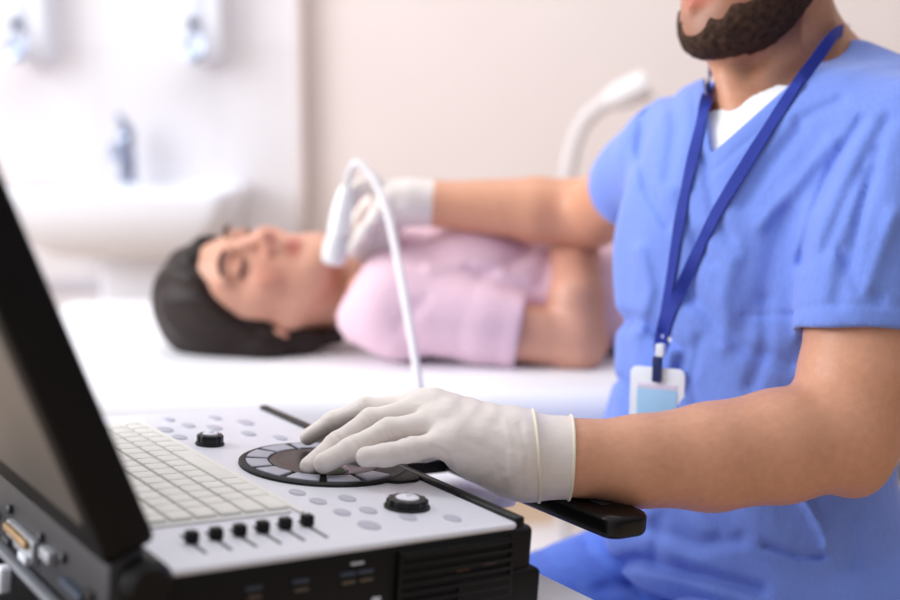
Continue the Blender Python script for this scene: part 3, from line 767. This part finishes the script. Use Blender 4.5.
# port symbols along the near side
for x in (-.212, -.178, -.142, -.128):
    p = MB().box((x, -.0006, -.018), (.012, .0016, .003), .0005).build('port_mark', M_bluepl, mach)
    MB().box((x + .001, -.0006, -.024), (.010, .0016, .0022), .0005).build('port_symbol', M_tan, p)
MB().box((-.135, -.0006, -.0115), (.010, .0016, .0016), .0004).build('port_mark', M_lightmk, mach)
for x in (-.118, -.092): MB().box((x, -.0006, -.040), (.007, .0016, .005), .0005).build('port_mark', M_lightmk, mach)
# hinge
MB().lathe([(0, -.002), (.012, -.002), (.0165, .004), (.0165, .055), (.012, .06), (0, .06)], (-.284, -.006, -.006), (0, 1, 0), 28).build('hinge', M_blk, mach)
MB().lathe([(0, -.002), (.012, -.002), (.0165, .004), (.0165, .055), (.012, .06), (0, .06)], (-.284, .37, -.006), (0, 1, 0), 28).build('hinge', M_blk, mach)
# lid
ln = radians(24.5)
def lidf(c):      # lid local (y along, z up the lid, x thickness toward the rear) -> machine
    s = c.z; return Vector((-.2713 - s * sin(ln) + c.x * cos(ln), c.y, .006 + s * cos(ln) + c.x * sin(ln)))
lid = MB()
lid.prism(rrect(.0, .43, .014, .305, .012), -.033, 0, .004, 3, fn=lambda c: lidf(Vector((c.z, c.x, c.y)))).build('lid', M_lid, mach)
lid_o = [o for o in mach.children if o.name == 'lid'][0]
MB().prism(rrect(.014, .416, .040, .290, .010), -.0342, -.031, .001, 2, fn=lambda c: lidf(Vector((c.z, c.x, c.y)))).build('back_panel', M_lidback, lid_o)
MB().prism(rrect(.022, .408, .045, .285, .006), -.001, .0012, .0005, 2, fn=lambda c: lidf(Vector((c.z, c.x, c.y)))).build('screen', M_blk_gl, lid_o)
# rear connectors
MB().prism(rrect(.006, .420, -.040, .016, .005), -.306, -.284, .002, 2, fn=lambda c: Vector((c.z, c.x, c.y))).build('rear_panel', M_dgrey, mach)
rear = [o for o in mach.children if o.name == 'rear_panel'][0]
def rbox(name, y, z, sy, sz, m, dep=.008, x=-.296): MB().box((x, y, z), (dep, sy, sz), .0012).build(name, m, rear)
rbox('slot', .042, .011, .055, .006, M_blk_gl, .004, -.307)
rbox('connector_plate', .170, -.025, .062, .015, M_frame, .006, -.308); rbox('connector', .170, -.021, .052, .0055, M_gold, .012, -.309)
rbox('connector', .150, -.031, .018, .006, M_lightmk, .012, -.309); rbox('connector', .192, -.031, .016, .005, M_dgrey, .012, -.309)
rbox('socket', .112, -.018, .020, .008, M_frame, .008, -.308); rbox('socket', .245, -.026, .02, .006, M_bluepl, .008, -.308)
rbox('socket', .06, -.025, .04, .005, M_bluepl, .008, -.308); rbox('socket', .035, -.026, .014, .018, M_blk_gl, .004, -.307)
for y in (.205, .132, .085): MB().lathe([(0, 0), (.0035, 0), (.0035, .003), (.002, .004), (0, .004)], (-.306, y, -.012), (-1, 0, 0), 14).build('screw', M_dgrey, rear)
MB().box((-.308, .14, -.047), (.008, .20, .006), .0015).build('rear_rail', mat('rail_grey', (120, 122, 130), .4, noise=.1), mach)
MB().box((-.316, .185, -.057), (.010, .012, .020), .003, 3).build('rear_clip', M_wplast, mach)
# feet
for x, y in ((-.02, .04), (-.02, .39)):
    MB().lathe([(0, 0), (.014, 0), (.014, .006), (.012, .008), (0, .008)], (x, y, -.0815), n=20).build('foot', M_blk, mach)
for y in (.04, .39):
    MB().lathe([(0, 0), (.012, 0), (.014, .022), (0, .024)], (-.265, y, -.094), n=20).build('foot', M_blk, mach)
# keyboard
kb = MB().prism(rrect(-.252, -.139, .083, .392, .006), .0008, .0026, .001).build('keyboard', M_keybed, mach)
kx = np.linspace(-.2425, -.1485, 6)
for r_ in range(6):
    y = .0885; i = 0
    while y < .385:
        wd = .0175
        if r_ == 5 and i == 4: wd = .095
        if i == 0: wd = .014 + .004 * r_
        wd = min(wd, .388 - y)
        if wd > .008:
            MB().box((kx[r_], y + wd / 2, .0034), (.0162, wd - .0014, .0036), .0014, 2).build('key', M_key, kb)
        y += wd; i += 1
MB().prism(rrect(-.137, -.132, .08, .40, .002), .0008, .0030, .001).build('keyboard_rail', M_key, mach)
# sliders
for k in range(6):
    x = -.2356 + .0179 * k; yk = .046 + .0012 * k
    s = MB().prism(rrect(x - .0012, x + .0012, .022, .064, .001), .0008, .0014, 0).build('slider', mat('slot_dark', (70, 70, 78), .7, noise=.1), mach)
    MB().box((x, yk, .0052), (.0085, .0085, .0085), .0018, 3).build('slider_knob', M_blk, s)
# rotary knobs
def knob(x, y, r, h):
    pts = []
    for k in range(96):
        a = 2 * pi * k / 96; rr = r * (1 + .045 * cos(12 * a)); pts.append((x + rr * cos(a), y + rr * sin(a)))
    o = MB().prism(pts, .0010, h, .0020, 3).build('rotary_knob', M_blk_gl, mach)
    MB().lathe([(r * 1.14, .0008), (r * 1.14, .0025), (r * 1.05, .0034), (r * .9, .0034)], (x, y, 0), n=48).build('knob_skirt', M_blk, o)
    MB().lathe([(0, h + .0014), (r * .50, h + .0012), (r * .58, h + .0004), (r * .60, h - .001)], (x, y, 0), n=40).build('knob_cap', M_panel, o)
    MB().box((x + .001, y, h + .0016), (.0045, .0012, .0006), .0002).build('knob_mark', M_btn, o)
knob(-.0525, .066, .0155, .0085)
knob(-.109, .2975, .0112, .0105)
# trackball assembly with ring of keys
rx, ry = -.049, .2
MB().lathe([(.0715, .0005), (.0715, .0030), (.0690, .0042), (.0655, .0036), (.045, .0030)], (rx, ry, 0), n=72).build('ring_frame', M_blk, mach)
nseg = 12
for k in range(nseg):
    a0 = 2 * pi * k / nseg + .05; a1 = 2 * pi * (k + 1) / nseg - .05
    am = (a0 + a1) / 2
    if cos(am) > .55: continue
    poly = [(rx + .0655 * cos(a0 + (a1 - a0) * t / 8), ry + .0655 * sin(a0 + (a1 - a0) * t / 8)) for t in range(9)] + [(rx + .0475 * cos(a1 - (a1 - a0) * t / 8), ry + .0475 * sin(a1 - (a1 - a0) * t / 8)) for t in range(9)]
    MB().prism(poly, .0022, .0050, .0008).build('ring_key', M_seg, mach)
MB().lathe([(.0455, .0020), (.0455, .0040), (.043, .0046), (.036, .0038), (.022, .0028), (0, .0026)], (rx, ry, 0), n=64).build('trackball_dish', M_blk_gl, mach)
MB().lathe([(.019, .002), (.0185, .0050), (.016, .0072), (.011, .0086), (.005, .0093), (0, .0094)], (-.060, .177, 0), n=40).build('trackball', M_ball, mach)
# membrane buttons
for x, y, rr in ((-.1115, .1309, .0075), (-.1085, .1031, .0075), (-.0835, .1025, .0078), (-.1062, .0712, .0075), (-.0853, .0687, .0078), (-.1044, .0359, .0095),
                 (-.0669, .0424, .0075), (-.0373, .0281, .0075), (-.1242, .3618, .009), (-.0977, .3712, .008), (-.0781, .3565, .009), (-.0409, .3679, .010),
                 (-.0587, .3247, .0085), (-.0385, .3006, .008), (-.0885, .335, .007), (-.060, .395, .008), (-.1235, .330, .008), (-.105, .4, .007)):
    MB().lathe([(rr, .0008), (rr * .98, .0018), (rr * .8, .0022), (0, .0020)], (x, y, 0), n=28, sx=.8, sy=1.15).build('button', M_btn, mach)
# carrying handle out in front of the panel
hb = rrect(.104, .150, .006, .275, .014, 7)
hnd = MB().prism(hb, -.028, -.008, .006, 4).build('handle', M_blk_gl, mach)
for y in (.255,): MB().box((.062, y, -.022), (.12, .034, .014), .003).build('handle_arm', M_blk, hnd)
MB().box((.127, .060, -.0075), (.010, .045, .0012), .0005).build('handle_inlay', mat('inlay_dark_grey', (46, 48, 54), .35, noise=.1), hnd)

# ------------------------------------------------------------------ cart
YW = Matrix.Rotation(yaw, 4, 'Z'); TZ = ZTOP / SCL - .0815
cart = empty('equipment_cart', 'white equipment cart carrying the ultrasound machine', 'cart', mw=Matrix.Translation((O[0], O[1], 0)) @ YW @ Matrix.Scale(SCL, 4))
MB().prism(rrect(-.36, .089, -.06, .47, .02), TZ - .025, TZ, .004, 3).build('tabletop', M_cart, cart)
MB().box((.118, .247, TZ + .020), (.065, .115, .010), .003).box((.088, .27, TZ + .002), (.02, .06, .040), .003).build('side_tray', M_cart, cart)
MB().prism(rrect(-.44, -.20, -.058, .468, .02), TZ, TZ + .010, .003, 3).build('machine_dock', M_blk, cart)
MB().box((-.21, .2, (TZ - .025 + .12) / 2), (.12, .16, TZ - .145), .01).build('column', M_cart, cart)
MB().prism(rrect(-.34, -.125, -.02, .43, .04), .07, .12, .008, 3).build('base', M_cart, cart)
for x, y in ((-.31, .02), (-.16, .02), (-.31, .39), (-.16, .39)):
    MB().lathe([(0, -.012), (.03, -.012), (.035, -.008), (.035, .008), (.03, .012), (0, .012)], (x, y, .0352), (0, 1, 0), 24).build('caster', M_dgrey, cart)

# ------------------------------------------------------------------ stool
st = loc3(0, -.01, 0)
stool = empty('stool', 'round stool under the man in blue scrubs', 'stool', (st[0], st[1], 0))
MB().lathe([(0, .36), (.17, .36), (.185, .375), (.185, .42), (.17, .435), (0, .438)], (st[0], st[1], 0), n=40).build('seat', M_blk, stool, world=True)
MB().lathe([(0, .08), (.025, .08), (.025, .36), (0, .36)], (st[0], st[1], 0), n=20).build('column', M_chrome, stool, world=True)
bs = MB()
for k in range(5):
    a = 2 * pi * k / 5; bs.tube([(st[0], st[1], .09), (st[0] + .22 * cos(a), st[1] + .22 * sin(a), .055)], [.02, .014], 10)
bs.build('base', M_dgrey, stool, world=True)
for k in range(5):
    a = 2 * pi * k / 5
    MB().lathe([(0, -.01), (.022, -.01), (.025, 0), (.022, .01), (0, .01)], (st[0] + .22 * cos(a), st[1] + .22 * sin(a), .0252), (sin(a), -cos(a), 0), 18).build('caster', M_blk, stool, world=True)

# ------------------------------------------------------------------ badge on a lanyard, laid over the scrubs
bv = BVHTree.FromPolygons([Vector(v) for v in SV], [tuple(int(i) for i in q) for q in SQ])
def on_shirt(px, py, off=.004, fallback=1.28):
    h = bv.ray_cast(Vector(EYE), Vector(ray(px, py)).normalized())
    if h[0] is None: p = Vector(W(px, py, fallback)); n = Vector((-.6, -.8, 0)); return p, n
    n = h[1] if h[1].y < 0 or h[1].z > 0 else -h[1]
    return h[0] + n * off, n
lan = empty('id_badge', 'white identity badge hanging on a navy lanyard over the blue scrubs', 'badge', tuple(on_shirt(658, 395)[0]))
def ribbon(mb, pts, w, th=.0012):
    """flat strap through (point, normal) pairs"""
    P = [p for p, n in pts]; N = [n for p, n in pts]; rows = []
    for i in range(len(P)):
        t = (P[min(i + 1, len(P) - 1)] - P[max(i - 1, 0)]).normalized(); s = t.cross(N[i]).normalized(); n = s.cross(t).normalized()
        if n.dot(N[i]) < 0: n = -n
        rows.append([mb.bm.verts.new(P[i] + s * a * w / 2 + n * b * th) for a, b in ((-1, 0), (1, 0), (1, 1), (-1, 1))])
    for A, B_ in zip(rows, rows[1:]):
        for k in range(4): mb.bm.faces.new([A[k], A[(k + 1) % 4], B_[(k + 1) % 4], B_[k]])
    mb.bm.faces.new(rows[0]); mb.bm.faces.new(rows[-1][::-1])
    return mb
def strap_path(pix, n=14):
    dense = smooth_path([(x, y, 0) for x, y in pix], n); out = []
    raw = [on_shirt(p.x, p.y) for p in dense]
    for i in range(len(raw)):
        a = raw[max(0, i - 4):i + 5]
        p = sum((q[0] for q in a), Vector()) / len(a); nn = sum((q[1] for q in a), Vector()).normalized()
        r = Vector(ray(dense[i].x, dense[i].y)); dd = min(raw[i][0].y, p.y)
        out.append((Vector(EYE) + r * (dd / r.y), nn))
    return out
SR = [(797, 84), (772, 123), (745, 166), (716, 214), (693, 262), (675, 303), (664, 338), (661, 352)]
SL = [(708, 92), (700, 128), (688, 180), (678, 232), (671, 278), (664, 318), (660, 345), (660, 352)]
R_path = strap_path(SR); L_path = strap_path(SL)
n0 = Vector((-.62, -.78, .05)).normalized()
y0 = R_path[0][0].y; y1 = L_path[0][0].y
loop = smooth_path([Vector(W(*q)) for q in ((709, 84, y1 + .012), (711, 70, y1 + .05), (722, 54, 1.415), (770, 44, 1.432), (815, 34, 1.435), (850, 36, 1.412), (846, 30, 1.385), (834, 35, y0 + .045), (816, 59, y0 + .018), (803, 76, y0 + .004))], 6)
cN = Vector(NECK0)
loopn = []
for p in loop:
    v = p - cN; v.z = 0; loopn.append((p, v.normalized()))
full = L_path[::-1] + loopn + R_path
ribbon(MB(), full, .0122).build('strap', M_strap, lan, world=True)
pc, nc = on_shirt(661, 352, .006)
def bvec(px, py, dy=0): r = Vector(ray(px, py)); return Vector(EYE) + r * ((pc.y - .016 + dy) / r.y)
q_b = Matrix(((.86, 0, 0), (0, 1, 0), (0, 0, 1)))
nb_ = Vector((-.50, -.85, .08)).normalized(); ub = Vector((-.03, 0, 1)); ub = (ub - nb_ * ub.dot(nb_)).normalized(); rb = ub.cross(nb_) 
def frame(c): return Matrix((( rb.x, ub.x, nb_.x, c.x), (rb.y, ub.y, nb_.y, c.y), (rb.z, ub.z, nb_.z, c.z), (0, 0, 0, 1)))
def badge_part(name, poly, z0, z1, c, m, bev=.0006, parent=None):
    M4 = frame(c); return MB().prism(poly, z0, z1, bev, 2, fn=lambda v: M4 @ v).build(name, m, parent or lan, world=parent is None)
badge_part('crimp', rrect(-.0042, .0042, -.0065, .0065, .002), -.003, .005, bvec(661, 350), M_cardw)
badge_part('clip', rrect(-.0045, .0045, -.013, .013, .002), -.002, .004, bvec(657.5, 369), mat('clip_navy', (22, 40, 96), .35, noise=.1))
bc = bvec(657, 401)
hold = badge_part('card_holder', rrect(-.029, .029, -.040, .034, .007), -.002, .0015, bc, M_cardw)
badge_part('card', rrect(-.021, .022, -.036, .012, .001), .0012, .0022, bc, M_cardb, .0002, hold)
badge_part('card_header', rrect(-.021, .022, .0125, .018, .001), .0012, .0020, bc, mat('card_lilac', (222, 214, 238), .5, noise=.02), .0002, hold)
badge_part('card_photo', rrect(-.006, .004, -.034, -.016, .001), .0020, .0028, bc, mat('card_photo_brown', (150, 106, 98), .5, noise=.2), .0002, hold)

# ------------------------------------------------------------------ light
wd = bpy.data.worlds.new('world'); SC.world = wd; wd.use_nodes = True
bg = wd.node_tree.nodes['Background']
ntw = wd.node_tree
tcw = ntw.nodes.new('ShaderNodeTexCoord'); dot = ntw.nodes.new('ShaderNodeVectorMath'); dot.operation = 'DOT_PRODUCT'
dot.inputs[1].default_value = (-.62, .30, .72)           # a bright room: windows to the left and above, dimmer to the right
rw = ntw.nodes.new('ShaderNodeValToRGB'); mr_ = ntw.nodes.new('ShaderNodeMapRange')
mr_.inputs[1].default_value = -1; mr_.inputs[2].default_value = 1
ntw.links.new(tcw.outputs['Generated'], dot.inputs[0]); ntw.links.new(dot.outputs['Value'], mr_.inputs[0]); ntw.links.new(mr_.outputs[0], rw.inputs[0]); ntw.links.new(rw.outputs[0], bg.inputs[0])
rw.color_ramp.elements[0].position = .16; rw.color_ramp.elements[0].color = (.07, .065, .07, 1)
rw.color_ramp.elements[1].position = .85; rw.color_ramp.elements[1].color = (1, .99, 1.0, 1)
bg.inputs[1].default_value = 1.0
def area(name, loc, target, size, sy, power, col=(1, 1, 1)):
    l = bpy.data.lights.new(name, 'AREA'); l.shape = 'RECTANGLE'; l.size = size; l.size_y = sy; l.energy = power; l.color = col
    o = bpy.data.objects.new(name, l); C.objects.link(o); o.location = loc
    o.rotation_euler = (Vector(target) - Vector(loc)).to_track_quat('-Z', 'Y').to_euler(); return o
area('window_light', (-2.6, .9, 1.9), (.2, 1.5, .9), 2.2, 1.8, 88, (.96, .98, 1))
area('wall_fill_light', (.1, 1.9, 2.7), (.1, 3.3, 1.1), 2.6, .7, 22, (1, .99, .98))  # added fill lamp aimed at the back wall to brighten it, no real fixture
SC.view_settings.view_transform = 'Standard'; SC.view_settings.look = 'None'; SC.view_settings.exposure = 0; SC.view_settings.gamma = 1
